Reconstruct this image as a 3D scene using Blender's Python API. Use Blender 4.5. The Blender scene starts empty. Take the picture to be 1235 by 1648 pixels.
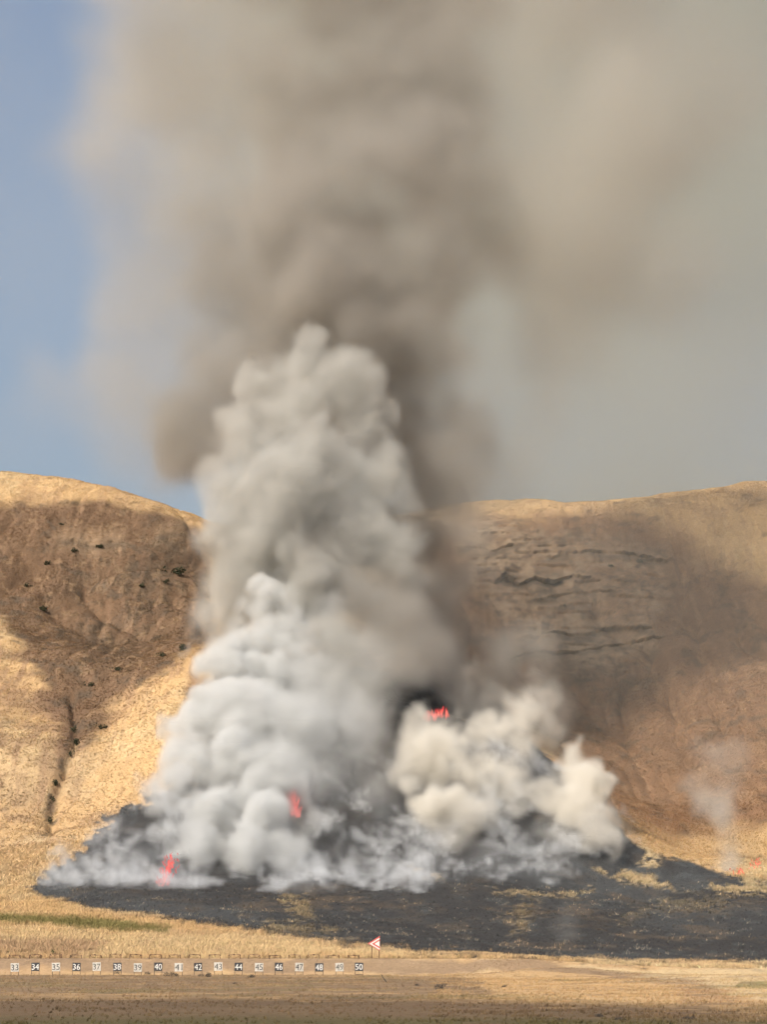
import bpy, bmesh, math, random
import numpy as np

# ------------------------------------------------------------------ camera, sky, sun, exposure
scene = bpy.context.scene
col = scene.collection
CAM_H = 4.5
HFOV = math.radians(17.0)
F = 617.5 / math.tan(HFOV / 2)            # focal length in photograph pixels (1235 wide)
PITCH = math.atan(697.0 / F)

cam_data = bpy.data.cameras.new("camera")
cam_data.sensor_fit = 'HORIZONTAL'
cam_data.angle = HFOV
cam_data.clip_start = 1.0
cam_data.clip_end = 30000.0
cam = bpy.data.objects.new("camera", cam_data)
cam.location = (0, 0, CAM_H)
cam.rotation_euler = (math.radians(90) + PITCH, 0, 0)
col.objects.link(cam)
scene.camera = cam

SUN_EL = math.radians(41.0)
SUN_AZ = math.radians(38.0)               # to the left of straight behind the camera
SUN_DIR = np.array([-math.sin(SUN_AZ) * math.cos(SUN_EL), -math.cos(SUN_AZ) * math.cos(SUN_EL), math.sin(SUN_EL)])

world = bpy.data.worlds.new("World")
scene.world = world
world.use_nodes = True
wn = world.node_tree
for n in list(wn.nodes):
    wn.nodes.remove(n)
sky = wn.nodes.new('ShaderNodeTexSky')
sky.sky_type = 'NISHITA'
sky.sun_disc = False
sky.sun_elevation = SUN_EL
# blender: rotation 0 puts the sun towards +Y, growing clockwise seen from above
sky.sun_rotation = math.atan2(SUN_DIR[0], SUN_DIR[1])
sky.altitude = 200
sky.air_density = 1.0
sky.dust_density = 6.5
sky.ozone_density = 1.0
bg = wn.nodes.new('ShaderNodeBackground')
bg.inputs['Strength'].default_value = 0.14
wo = wn.nodes.new('ShaderNodeOutputWorld')
wn.links.new(sky.outputs[0], bg.inputs['Color'])
wn.links.new(bg.outputs[0], wo.inputs['Surface'])

sun_data = bpy.data.lights.new("sun", 'SUN')
sun_data.energy = 3.8
sun_data.angle = math.radians(0.6)
sun_data.color = (1.0, 0.945, 0.86)
sun = bpy.data.objects.new("sun", sun_data)
d = -SUN_DIR
from mathutils import Vector, Matrix
sun.rotation_euler = Vector(tuple(d)).to_track_quat('-Z', 'Y').to_euler()
sun.location = (-100, -100, 300)
col.objects.link(sun)

scene.view_settings.view_transform = 'Standard'
scene.view_settings.look = 'None'
scene.view_settings.exposure = 0.22
scene.view_settings.gamma = 1.0
scene.view_settings.use_curve_mapping = False
scene.render.engine = 'CYCLES'
cy = scene.cycles
cy.use_adaptive_sampling = True
cy.adaptive_threshold = 0.1
cy.adaptive_min_samples = 16
cy.use_denoising = True
try:
    cy.denoiser = 'OPENIMAGEDENOISE'
    cy.denoising_input_passes = 'RGB_ALBEDO_NORMAL'
    cy.denoising_prefilter = 'ACCURATE'
except Exception:
    pass
cy.max_bounces = 8
cy.diffuse_bounces = 2
cy.glossy_bounces = 1
cy.transmission_bounces = 2
cy.transparent_max_bounces = 16
cy.volume_bounces = 4
cy.volume_step_rate = 1.0
cy.volume_max_steps = 512
cy.sample_clamp_indirect = 6.0
cy.caustics_reflective = False
cy.caustics_refractive = False

rng = np.random.default_rng(7)
random.seed(7)
SQ = math.sqrt

# ------------------------------------------------------------------ helpers
CP, SP = math.cos(PITCH), math.sin(PITCH)

def at(px, py, Y):
    """The point that lies at depth Y (metres along +Y) behind photograph pixel (px, py)."""
    u = (px - 617.5) / F
    v = (824.0 - py) / F
    dy = CP - v * SP
    return np.array([u / dy * Y, Y, CAM_H + (SP + v * CP) / dy * Y])

def to_px(x, y, z):
    zz = z - CAM_H
    fw = y * CP + zz * SP
    up = -y * SP + zz * CP
    return 617.5 + F * x / fw, 824.0 - F * up / fw

LAT = {}
def noise2(x, y, seed=0):
    """smooth value noise in -1..1 on a random lattice"""
    if seed not in LAT:
        LAT[seed] = np.random.default_rng(1000 + seed).uniform(-1, 1, (256, 256))
    g = LAT[seed]
    xi = np.floor(x).astype(np.int64); yi = np.floor(y).astype(np.int64)
    fx = x - xi; fy = y - yi
    fx = fx * fx * (3 - 2 * fx); fy = fy * fy * (3 - 2 * fy)
    x0 = xi & 255; x1 = (xi + 1) & 255; y0 = yi & 255; y1 = (yi + 1) & 255
    return (g[x0, y0] * (1 - fx) + g[x1, y0] * fx) * (1 - fy) + (g[x0, y1] * (1 - fx) + g[x1, y1] * fx) * fy

def fbm2(x, y, seed=0, octs=4, gain=0.5):
    s = 0; a = 1.0; t = 0
    for o in range(octs):
        s = s + a * noise2(x * 2 ** o + 17.3 * o, y * 2 ** o + 9.1 * o, seed + o)
        t += a; a *= gain
    return s / t

def sstep(a, b, x):
    t = np.clip((x - a) / (b - a), 0, 1)
    return t * t * (3 - 2 * t)

def poly_sd(px, py, pts):
    """signed distance in the plane, negative inside"""
    pts = np.array(pts, float)
    dmin = np.full(px.shape, 1e9)
    inside = np.zeros(px.shape, bool)
    n = len(pts)
    for i in range(n):
        a = pts[i]; b = pts[(i + 1) % n]
        e = b - a
        wx = px - a[0]; wy = py - a[1]
        t = np.clip((wx * e[0] + wy * e[1]) / max(e @ e, 1e-9), 0, 1)
        dmin = np.minimum(dmin, np.hypot(wx - e[0] * t, wy - e[1] * t))
        c = ((a[1] > py) != (b[1] > py))
        xx = (b[0] - a[0]) * (py - a[1]) / ((b[1] - a[1]) if abs(b[1] - a[1]) > 1e-9 else 1e-9) + a[0]
        inside ^= c & (px < xx)
    return np.where(inside, -dmin, dmin)

def line_d(px, py, pts):
    pts = np.array(pts, float)
    dmin = np.full(px.shape, 1e9)
    for a, b in zip(pts[:-1], pts[1:]):
        e = b - a
        wx = px - a[0]; wy = py - a[1]
        t = np.clip((wx * e[0] + wy * e[1]) / max(e @ e, 1e-9), 0, 1)
        dmin = np.minimum(dmin, np.hypot(wx - e[0] * t, wy - e[1] * t))
    return dmin

def srgb(r, g, b):
    c = np.array([r, g, b]) / 255.0
    return np.where(c <= 0.04045, c / 12.92, ((c + 0.055) / 1.055) ** 2.4)

def set_props(o, label=None, cat=None, group=None, kind=None):
    if label: o['label'] = label
    if cat: o['category'] = cat
    if group: o['group'] = group
    if kind: o['kind'] = kind
    return o

def link_mesh(name, me, mat=None, parent=None):
    o = bpy.data.objects.new(name, me)
    col.objects.link(o)
    if mat: me.materials.append(mat)
    if parent is not None: o.parent = parent
    return o

def np_mesh(name, verts, faces):
    """verts (n,3), faces (m,k) of one size"""
    me = bpy.data.meshes.new(name)
    verts = np.asarray(verts, np.float32); faces = np.asarray(faces, np.int32)
    k = faces.shape[1]
    me.vertices.add(len(verts)); me.vertices.foreach_set('co', verts.ravel())
    me.loops.add(faces.size); me.loops.foreach_set('vertex_index', faces.ravel())
    me.polygons.add(len(faces))
    me.polygons.foreach_set('loop_start', np.arange(0, faces.size, k, dtype=np.int32))
    me.polygons.foreach_set('loop_total', np.full(len(faces), k, np.int32))
    me.update(calc_edges=True)
    return me

def node(nt, t, **kw):
    n = nt.nodes.new(t)
    for k, v in kw.items():
        if k in n.inputs.keys(): n.inputs[k].default_value = v
        else: setattr(n, k, v)
    return n

def new_mat(name):
    m = bpy.data.materials.new(name); m.use_nodes = True
    nt = m.node_tree
    for n in list(nt.nodes): nt.nodes.remove(n)
    out = nt.nodes.new('ShaderNodeOutputMaterial')
    return m, nt, out

def plain(name, rgb, rough=0.7, var=0.25, scale=3.0, metallic=0.0):
    """paint / metal / wood with a little uneven wear"""
    m, nt, out = new_mat(name)
    b = node(nt, 'ShaderNodeBsdfPrincipled', Roughness=rough, Metallic=metallic)
    tc = node(nt, 'ShaderNodeTexCoord')
    nz = node(nt, 'ShaderNodeTexNoise', Scale=scale, Detail=6.0)
    nt.links.new(tc.outputs['Object'], nz.inputs['Vector'])
    mp = node(nt, 'ShaderNodeMapRange')
    mp.inputs['From Min'].default_value = 0.3; mp.inputs['From Max'].default_value = 0.7
    mp.inputs['To Min'].default_value = 1.0 - var; mp.inputs['To Max'].default_value = 1.0 + var * 0.4
    nt.links.new(nz.outputs[0], mp.inputs['Value'])
    mx = node(nt, 'ShaderNodeVectorMath', operation='SCALE')
    mx.inputs[0].default_value = tuple(rgb)
    nt.links.new(mp.outputs[0], mx.inputs['Scale'])
    nt.links.new(mx.outputs[0], b.inputs['Base Color'])
    nt.links.new(b.outputs[0], out.inputs['Surface'])
    return m

# ------------------------------------------------------------------ terrain
CTRL = []
def cp(px, py, Y): CTRL.append(at(px, py, Y))
def cz(px, Y, z): CTRL.append(np.array([(px - 617.5) / F * Y, Y, z]))

for px, z in ((-500, 2.6), (-200, 2.6), (200, 2.6), (617, 2.6), (850, 2.4), (980, 1.6), (1235, 1.1), (1450, 1.0), (1750, 1.0)):
    cz(px, 400, z)
for px, py, Y in ((-500, 1478, 448), (-200, 1478, 448), (0, 1480, 448), (200, 1490, 446), (420, 1502, 440), (617, 1526, 432), (900, 1542, 430), (1235, 1552, 430), (1500, 1552, 430), (1750, 1550, 430)):
    cp(px, py, Y)
for px, py, Y in ((617, 1480, 485), (400, 1470, 482), (900, 1482, 490), (1235, 1482, 490), (1500, 1480, 490), (1235, 1432, 535), (960, 1432, 540), (830, 1442, 520),
                  (700, 1424, 522), (560, 1440, 518), (1500, 1425, 540), (200, 1448, 500), (60, 1432, 520), (-150, 1430, 520), (-500, 1430, 520), (1750, 1430, 540)):
    cp(px, py, Y)
for px, py, Y in ((420, 1425, 528), (560, 1420, 534), (700, 1408, 538), (850, 1405, 543), (980, 1405, 548),
                  (150, 1350, 548), (260, 1275, 575), (200, 1200, 598), (260, 1150, 606), (315, 1062, 640), (360, 1230, 585), (480, 1300, 567), (480, 1200, 598),
                  (400, 1120, 622), (600, 1150, 618), (700, 1135, 624), (800, 1190, 606), (870, 1235, 594), (960, 1312, 574), (1045, 1376, 556),
                  (600, 1300, 567), (750, 1300, 567), (880, 1340, 561), (700, 1100, 690), (560, 1000, 760), (420, 1030, 690), (500, 940, 800), (600, 880, 870)):
    cp(px, py, Y)
# right hill
for px, py, Y in ((1100, 1386, 572), (1235, 1392, 566), (1500, 1392, 566), (1040, 1300, 632), (1150, 1300, 618), (1300, 1290, 612), (1235, 1200, 664), (1100, 1150, 704), (950, 1180, 704),
                  (880, 1050, 762), (1050, 1010, 776), (780, 950, 806), (950, 900, 824), (1100, 900, 822), (1235, 1000, 768), (1235, 925, 796), (1420, 1000, 752), (1420, 880, 800),
                  (1000, 803, 874), (850, 800, 886), (725, 809, 892), (1100, 788, 882), (1235, 773, 888), (1420, 770, 890), (1700, 760, 880), (1700, 1000, 740), (1700, 1300, 600)):
    cp(px, py, Y)
# left hill
for px, py, Y in ((0, 759, 842), (100, 768, 840), (200, 789, 834), (280, 822, 824), (342, 862, 812), (420, 955, 800), (100, 900, 778), (240, 930, 768), (290, 1000, 730), (200, 1030, 716),
                  (300, 1046, 668), (150, 1150, 636), (118, 1200, 611), (85, 1300, 571), (80, 1338, 557), (0, 1000, 704), (0, 1200, 594), (0, 1350, 549), (-40, 1100, 640),
                  (-200, 1000, 690), (-200, 1300, 566), (-200, 752, 838), (-500, 740, 830), (-500, 1000, 690), (-500, 1300, 566), (-100, 880, 772)):
    cp(px, py, Y)
# behind the crests
for px, py, Y in ((-500, 740, 830), (-200, 752, 838), (0, 759, 842), (100, 768, 840), (200, 789, 834), (850, 800, 886), (1000, 803, 874), (1235, 773, 888), (1420, 770, 890), (1700, 760, 880)):
    p = at(px, py, Y)
    CTRL.append(p + np.array([p[0] * 0.03, 30, -1.5]))
    CTRL.append(p + np.array([p[0] * 0.1, 110, -22]))
    CTRL.append(p + np.array([p[0] * 0.3, 320, -50]))
for px, py, Y in ((300, 905, 930), (420, 890, 960), (560, 850, 960), (660, 828, 930)):
    cp(px, py, Y)
CT = np.array(CTRL)
RC = 14.0
def kern(d2): return np.sqrt(d2 + RC * RC)
_n = len(CT)
_A = np.zeros((_n + 3, _n + 3))
_d2 = (CT[:, None, 0] - CT[None, :, 0]) ** 2 + (CT[:, None, 1] - CT[None, :, 1]) ** 2
_A[:_n, :_n] = kern(_d2) - np.eye(_n) * 2.0
_A[:_n, _n] = 1; _A[:_n, _n + 1] = CT[:, 0]; _A[:_n, _n + 2] = CT[:, 1]
_A[_n:, :_n] = _A[:_n, _n:].T
_w = np.linalg.solve(_A, np.concatenate([CT[:, 2], np.zeros(3)]))

def rbf(x, y):
    out = _w[_n] + _w[_n + 1] * x + _w[_n + 2] * y
    for i in range(_n):
        out = out + _w[i] * kern((x - CT[i, 0]) ** 2 + (y - CT[i, 1]) ** 2)
    return out

def height(x, y):
    x = np.asarray(x, float); y = np.asarray(y, float)
    lim = 0.30 * np.maximum(y, 50)
    xc = np.clip(x, -lim, lim)
    yc = np.clip(y, 398, 1180)
    hr = rbf(xc, yc)
    px = 617.5 + F * xc / np.maximum(y, 30)
    # field in front, with the low berm behind the number boards
    ramp = sstep(381.0, 391.5, y)
    bermtop = np.interp(px, [-800, 850, 960, 1100, 1300], [2.6, 2.5, 1.7, 1.2, 1.0])
    field = 0.25 + 0.0 * y + (bermtop - 0.25) * ramp
    # grassy swell in front of the right end of the berm
    mx = px; m = np.exp(-((mx - 905) / 120.0) ** 2) * np.exp(-((y - 366) / 13.0) ** 2) * 1.1
    m2 = np.exp(-((mx - 1160) / 150.0) ** 2) * np.exp(-((y - 300) / 20.0) ** 2) * 0.9
    field = field + m + m2
    w = sstep(396, 408, y)
    h = field * (1 - w) + hr * w
    # far land beyond the hills sinks to a plain
    far = sstep(1150, 2500, y)
    h = h * (1 - far) + 40 * far
    big = sstep(430, 620, y)
    h = h + 0.10 * fbm2(x / 6.0, y / 6.0, 3, 3) + big * (3.4 * fbm2(x / 38.0, y / 46.0, 11, 3) * (1 - 0.8 * sstep(775, 835, y)) + 0.6 * fbm2(x / 7.0, y / 9.0, 21, 3))
    # small erosion gullies running down the faces
    run = sstep(600, 720, y)
    rid = 1 - np.abs(noise2(x / 9.0 + 0.6 * noise2(x / 30, y / 30, 5), y / 70.0, 31)) * 2
    rid2 = 1 - np.abs(noise2(x / 21.0 + 0.8 * noise2(x / 40, y / 40, 6), y / 120.0, 33)) * 2
    h = h - run * (1 - 0.7 * sstep(790, 840, y)) * (1.1 * np.clip(rid, 0, 1) ** 2 + 2.2 * np.clip(rid2, 0, 1) ** 2)
    # low relief of the burnt field
    mid = sstep(405, 430, y) * (1 - sstep(520, 560, y))
    h = h + mid * 0.7 * fbm2(x / 11.0, y / 14.0, 41, 3)
    # the creek line on the left
    gx, gy = to_px(x, y, h)
    gd = line_d(gx, gy, [(116, 1125), (121, 1160), (123, 1190), (112, 1222), (100, 1250), (86, 1295), (82, 1345)])
    cut = np.exp(-(gd / (9.0 + 4 * noise2(x / 4.0, y / 6.0, 52))) ** 2) * (0.6 + 0.8 * noise2(x / 3.0, y / 5.0, 51) ** 2) * sstep(545, 560, y) * (y < 720)
    h = h - 2.0 * cut
    return h

# sheet: columns fan out from the viewer, fine inside the view, coarse towards the horizon
sc_in = np.linspace(-0.172, 0.172, 560)
grow = 0.172 + np.cumsum(np.geomspace(0.0012, 0.25, 34))
S = np.concatenate([-grow[::-1], sc_in, grow])
rows = [20.0]
while rows[-1] < 1180:
    y = rows[-1]
    if y < 120: st = 6
    elif y < 370: st = 1.2
    elif y < 405: st = 0.5
    elif y < 545: st = 0.9
    elif y < 910: st = 0.85
    else: st = min(60, 1.0 + (y - 910) * 0.12)
    rows.append(y + st)
YS = np.array(rows + list(np.geomspace(1300, 12000, 16)))
NR, NC = len(YS), len(S)
GX = YS[:, None] * S[None, :]
GY = np.repeat(YS[:, None], NC, 1)
GZ = height(GX, GY)
PX, PY = to_px(GX, GY, GZ)

# rock ledges on the right hill: the face is stepped and the ledge tops stand proud over hollows
LEDGES = [([(795, 935), (812, 926), (835, 944), (862, 932), (890, 938), (925, 928), (950, 932)], 7.0, 1.0),
          ([(850, 1026), (890, 1018), (940, 1024), (1000, 1008), (1050, 1014)], 3.2, 1.0),
          ([(820, 1062), (860, 1052), (930, 1050), (1000, 1038), (1060, 1026)], 3.2, 1.0),
          ([(860, 968), (905, 958), (985, 952)], 2.6, 1.0), ([(880, 898), (950, 888), (1010, 892), (1070, 902)], 2.2, 1.0), ([(740, 880), (800, 884), (850, 876)], 1.8, 1.0),
          ([(90, 870), (150, 874), (200, 872)], 0.8, 1.0), ([(250, 862), (300, 856)], 0.9, 1.0)]
DY = np.zeros_like(GZ)
hillzone = (GY > 640) & (GY < 900)
rockw = np.zeros_like(GZ); ledge_scrub_shade = np.zeros_like(GZ)
jx = 10 * fbm2(GX / 4.0, GZ / 4.0, 61, 2)
for pts, amp, wid in LEDGES:
    P = np.array(pts, float)
    yl = np.interp(PX, P[:, 0], P[:, 1]) + 4.0 * noise2(GX / 4.0, GZ * 0 + 3.3, 66) + 2.0 * noise2(GX / 1.7, GZ * 0 + 1.3, 67)
    inx = sstep(P[0, 0] - 14, P[0, 0] + 10, PX + jx) * (1 - sstep(P[-1, 0] - 10, P[-1, 0] + 14, PX + jx))
    brk = (0.45 + 0.55 * sstep(-0.35, 0.35, noise2(GX / 5.0 + 3, GZ * 0 + 7.7, 68))) * (0.6 + 0.6 * noise2(GX / 2.3, GZ / 3, 69) ** 2)
    t = (PY - yl)
    up = np.exp(-np.clip(-t, 0, None) / 16.0) * (t < 0)
    dn = np.exp(-np.clip(t, 0, None) / 9.0) * (t >= 0)
    DY += hillzone * inx * brk * amp * (-0.55 * up + 1.0 * dn)
    rockw = np.maximum(rockw, hillzone * inx * np.exp(-(t / 18.0) ** 2))
    ledge_scrub_shade = np.maximum(ledge_scrub_shade, hillzone * inx * np.exp(-((t - 5) / 6.0) ** 2) * sstep(-0.5, 0.3, noise2(GX / 5.0 + 31, GZ / 4.0, 85)))  # dark scrub strips that also paint in shade under the overhangs
# layered rock: tilted strata that stand out unevenly, broken by cracks
cliff = sstep(22, -22, poly_sd(PX + 2.5 * jx, PY + 2 * jx, [(735, 850), (800, 842), (880, 855), (1010, 872), (1060, 900), (1080, 960), (1040, 1045), (1000, 1075), (900, 1075), (840, 1040), (760, 950)])) * hillzone
sv = (GZ + 0.04 * GX + 1.1 * noise2(GX / 14.0, GZ / 9.0, 81)) / 3.1
fr = sv - np.floor(sv)
band = np.floor(sv)
bamp = sstep(-0.4, 0.5, noise2(GX / 13.0 + 13.7 * band, band * 3.3, 82))
kn = fbm2(GX / 2.2, GZ / 1.7, 71, 3)
chunk = noise2(GX / 5.5, GZ / 1.6, 83)
DY += cliff * (-1.9 * bamp * sstep(0.0, 0.22, fr) * (1.0 - 0.6 * fr) + 0.8 * kn + 0.6 * np.sign(chunk) * np.abs(chunk) ** 0.5)
lefty = sstep(20, -30, poly_sd(PX, PY, [(20, 800), (270, 830), (320, 900), (300, 1040), (180, 1130), (120, 1090), (20, 930)])) * hillzone
DY += lefty * 0.9 * fbm2(GX / 2.6, GZ / 2.0, 77, 3)
GYd = GY + DY
PX, PY = to_px(GX, GYd, GZ)
# ------------------------------------------------------------------ what grows where (base colours, with some shade painted in)
gold = np.array([0.455, 0.305, 0.155]); pale = np.array([0.50, 0.385, 0.225]); tan = np.array([0.33, 0.225, 0.135])
brown = np.array([0.178, 0.112, 0.072]); dbrown = np.array([0.085, 0.066, 0.048]); burnt = np.array([0.028, 0.032, 0.036])
ash = np.array([0.060, 0.065, 0.067]); green = np.array([0.085, 0.095, 0.032]); olive = np.array([0.15, 0.135, 0.06])
rock = np.array([0.36, 0.262, 0.168]); dirt = np.array([0.25, 0.175, 0.112])

n1 = fbm2(GX / 12.0, GYd / 12.0, 101, 4)
n2 = fbm2(GX / 3.0, GYd / 4.0, 111, 3)
n3 = fbm2(GX / 40.0, GYd / 40.0, 121, 3)
n4 = fbm2(GX / 1.3, GYd / 1.6, 131, 2)
wx = PX + 22 * n1 + 7 * n2; wy = PY + 14 * fbm2(GX / 9.0, GYd / 9.0, 141, 3) + 5 * n2
C = np.zeros(GX.shape + (3,))
C[:] = gold
def mix(c, w):
    global C
    C = C * (1 - w[..., None]) + np.asarray(c) * w[..., None]
def area(pts, soft, fx=None, fy=None):
    return sstep(soft, -soft, poly_sd(wx if fx is None else fx, wy if fy is None else fy, pts))
mix(tan, 0.55 * sstep(-0.1, 0.5, n1 + 0.4 * n2))
mix(pale, 0.5 * sstep(0.1, 0.6, n3 + 0.5 * n2))
hill = sstep(535, 550, GYd)
streak = fbm2((GX + 2.0 * fbm2(GX / 20, GYd / 20, 151, 2)) / 1.5, GYd / 16.0, 161, 3)
scrub = fbm2(GX / 5.0, GYd / 7.0, 171, 4, 0.65)
# left hill: brown scrub in the bowl, darkened to paint in its shade, gold crest
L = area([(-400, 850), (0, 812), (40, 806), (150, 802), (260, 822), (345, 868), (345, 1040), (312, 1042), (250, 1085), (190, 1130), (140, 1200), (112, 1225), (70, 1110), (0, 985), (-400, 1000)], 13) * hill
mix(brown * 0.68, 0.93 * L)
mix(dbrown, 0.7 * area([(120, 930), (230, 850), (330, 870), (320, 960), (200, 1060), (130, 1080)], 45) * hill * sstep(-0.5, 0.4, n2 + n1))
mix(tan, 0.35 * L * sstep(0.15, 0.6, n2 + 0.7 * streak))
mix(brown, 0.6 * area([(-60, 1000), (60, 1040), (125, 1150), (118, 1260), (75, 1310), (0, 1230), (-60, 1150)], 34) * hill * sstep(-0.5, 0.4, n1 + 0.6 * streak))
mix(brown, 0.55 * area([(-40, 1230), (60, 1250), (70, 1340), (-40, 1345)], 30) * hill * sstep(-0.3, 0.4, n2))
mix(dbrown, 0.9 * sstep(-0.35, 0.3, n4 + n2) * np.exp(-(line_d(wx, wy, [(116, 1125), (121, 1160), (123, 1190), (112, 1222), (100, 1250), (86, 1295), (82, 1345)]) / 9.0) ** 2) * hill)
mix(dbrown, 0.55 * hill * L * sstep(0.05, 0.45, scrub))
mix(dbrown * 1.2, 0.45 * hill * sstep(0.25, 0.55, scrub))
mix(brown, 0.35 * hill * sstep(0.1, 0.5, streak))
mix(brown, 0.6 * area([(130, 1200), (170, 1150), (310, 1050), (320, 1070), (220, 1130), (140, 1215)], 10) * hill * sstep(-0.2, 0.3, n2))
mix(brown, 0.75 * area([(290, 1075), (330, 1085), (330, 1140), (305, 1120)], 10) * hill)
# right hill: brown face with the plume's shadow painted in, rock bands, gold shoulder and crest
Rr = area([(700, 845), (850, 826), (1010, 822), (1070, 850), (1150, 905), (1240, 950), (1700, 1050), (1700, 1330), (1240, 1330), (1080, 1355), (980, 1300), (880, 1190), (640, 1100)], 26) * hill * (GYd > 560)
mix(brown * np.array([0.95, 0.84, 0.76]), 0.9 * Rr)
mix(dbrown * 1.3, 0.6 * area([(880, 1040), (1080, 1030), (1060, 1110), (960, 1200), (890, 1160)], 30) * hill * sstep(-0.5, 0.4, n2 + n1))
mix(brown, 0.5 * area([(1060, 880), (1200, 950), (1240, 1100), (1060, 1080)], 50) * hill)
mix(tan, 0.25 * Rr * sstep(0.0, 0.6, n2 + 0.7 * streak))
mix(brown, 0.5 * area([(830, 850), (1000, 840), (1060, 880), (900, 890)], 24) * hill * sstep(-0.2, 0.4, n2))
kn2 = fbm2(GX / 1.9, GZ / 1.5, 71, 3)
mix(rock * 0.82, cliff * (0.15 + 0.65 * sstep(-0.2, 0.5, kn2 + 0.7 * n1)))
mix(rock * 1.1, 0.6 * sstep(-0.4, 0.3, kn2 + n2) * area([(740, 850), (790, 850), (860, 870), (860, 925), (760, 925)], 16) * hill)
mix(dbrown, cliff * 0.65 * sstep(0.1, 0.5, -kn2))
mix(rock * 0.9, 0.35 * rockw)
mix(dbrown, 0.6 * ledge_scrub_shade)
mix(dbrown, 0.5 * hill * Rr * sstep(0.1, 0.5, scrub))
mix(gold * 0.9, 0.6 * area([(1040, 1352), (1150, 1350), (1300, 1310), (1300, 1400), (1100, 1385)], 22) * hill)
# burnt ground
BURN = [(48, 1432), (90, 1395), (150, 1345), (210, 1300), (262, 1272), (330, 1235), (420, 1110), (560, 1075), (700, 1080), (800, 1130), (880, 1215), (960, 1300), (1020, 1355), (1065, 1378), (1130, 1392), (1160, 1405), (1240, 1418),
        (1700, 1420), (1700, 1552), (1240, 1556), (1130, 1552), (1000, 1551), (900, 1545), (800, 1538), (700, 1535), (600, 1527), (500, 1515), (430, 1503), (330, 1488), (250, 1478), (150, 1462), (80, 1448)]
bx = PX + 14 * n1 + 16 * n2 + 14 * n4; by = PY + 9 * n2 + 9 * n4 + 5 * n1
B = area(BURN, 5, bx, by)
mix(burnt, 0.97 * B)
mix(ash, 0.5 * B * sstep(0.05, 0.5, n2 + 0.5 * n4))
mix(ash * 1.25, 0.35 * B * sstep(0.0, 0.5, n3 + 0.4 * n1))
mix(dbrown * 1.1, 0.25 * B * sstep(0.15, 0.5, scrub))
mix(dbrown * 0.8, 0.3 * B * sstep(0.1, 0.6, n1 + 0.5 * n4) * (PY > 1420))
mix(dbrown * 1.2, 0.4 * B * sstep(0.2, 0.55, n1 + 0.5 * n2) * (PY > 1425))
# unburnt strips left inside
left_over = np.zeros_like(B)
for pts, s, a in (([(965, 1402), (1010, 1404), (1080, 1422), (1085, 1432), (1000, 1420)], 5, 1.0), ([(1040, 1352), (1060, 1375), (1062, 1398), (1040, 1400)], 6, 0.9),
                  ([(1150, 1425), (1240, 1428), (1240, 1442), (1150, 1438)], 6, 0.9), ([(1195, 1380), (1240, 1385), (1240, 1432), (1200, 1425)], 6, 1.0),
                  ([(850, 1448), (872, 1450), (845, 1500), (815, 1508)], 8, 0.3), ([(790, 1432), (930, 1440), (960, 1428), (960, 1432), (930, 1446), (790, 1438)], 3, 0.6),
                  ([(675, 1402), (712, 1408), (720, 1418), (685, 1416)], 5, 0.9), ([(430, 1485), (540, 1492), (540, 1502), (430, 1500)], 7, 0.5),
                  ([(455, 1440), (505, 1452), (500, 1475), (470, 1472)], 8, 0.6), ([(1100, 1440), (1190, 1446), (1170, 1470), (1020, 1462), (1000, 1490)], 10, 0.2)):
    m = area(pts, s, bx, by) * a * sstep(-0.5, 0.15, n4 + n2)
    left_over = np.maximum(left_over, m)
mix(pale * 0.85, left_over * 0.9)
B = B * (1 - left_over)
# strips between the burn and the berm
mix(pale, 0.55 * area([(-400, 1490), (0, 1496), (250, 1500), (430, 1508), (640, 1532), (640, 1538), (-400, 1538)], 8) * (GYd > 396))
mix(green, 0.8 * area([(-60, 1470), (60, 1474), (150, 1478), (275, 1494), (270, 1503), (150, 1497), (60, 1486), (-60, 1486)], 5, PX + 6 * n2, PY + 5 * n4))
mix(brown * 1.5, 0.6 * area([(-400, 1506), (120, 1510), (180, 1520), (120, 1540), (-400, 1540)], 8))
mix(dirt * 0.95, 0.85 * area([(-600, 1538), (640, 1537), (860, 1538), (930, 1550), (1050, 1562), (1170, 1590), (1000, 1578), (850, 1556), (700, 1562), (-600, 1566)], 5) * (GYd < 400))
mix(pale, 0.75 * area([(905, 1547), (1000, 1551), (1700, 1562), (1700, 1620), (1240, 1612), (1130, 1582), (1000, 1566)], 4))
mix(green * 1.3, 0.6 * area([(1190, 1580), (1300, 1578), (1300, 1590), (1195, 1590)], 4))
mix(brown * 1.3, 0.55 * area([(1090, 1592), (1150, 1588), (1200, 1610), (1235, 1620), (1160, 1625), (1090, 1620)], 8))
front = (GYd < 381)
mix(dirt * 0.72, 0.9 * front * area([(-600, 1566), (620, 1566), (760, 1572), (800, 1608), (-600, 1606)], 8))
mix(olive * 1.1, 0.45 * front * sstep(0.0, 0.5, n1 + 0.3 * n3) * (PY > 1570))
mix(dirt * 0.42, 0.93 * front * sstep(1596, 1612, PY + 0.022 * np.clip(PX - 560, 0, 900) * -1 + 3 * n2))  # soft-edged smoke shadow across the field, painted as darker ground
mix(olive * 0.5, 0.8 * front * sstep(1626, 1642, PY + 4 * n1 - 0.012 * np.clip(PX - 500, 0, 900)))  # greenish grass, kept dark as part of the painted shadow
mix(gold * 0.9, 0.45 * front * area([(700, 1560), (820, 1556), (900, 1572), (1100, 1592), (1235, 1625), (1235, 1640), (700, 1606)], 12) * sstep(-0.3, 0.4, n2 + n4))
mix(gold * 0.85, 0.35 * front * sstep(0.1, 0.5, n2 + 0.6 * n4) * (PY < 1612))
mix(brown * 0.9, 0.35 * front * sstep(0.15, 0.55, -n2 - 0.6 * n4))
C *= (1 + 0.07 * n4 + 0.10 * n2 + 0.16 * streak * hill)[..., None]
C = np.clip(C, 0.012, 0.7)

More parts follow.
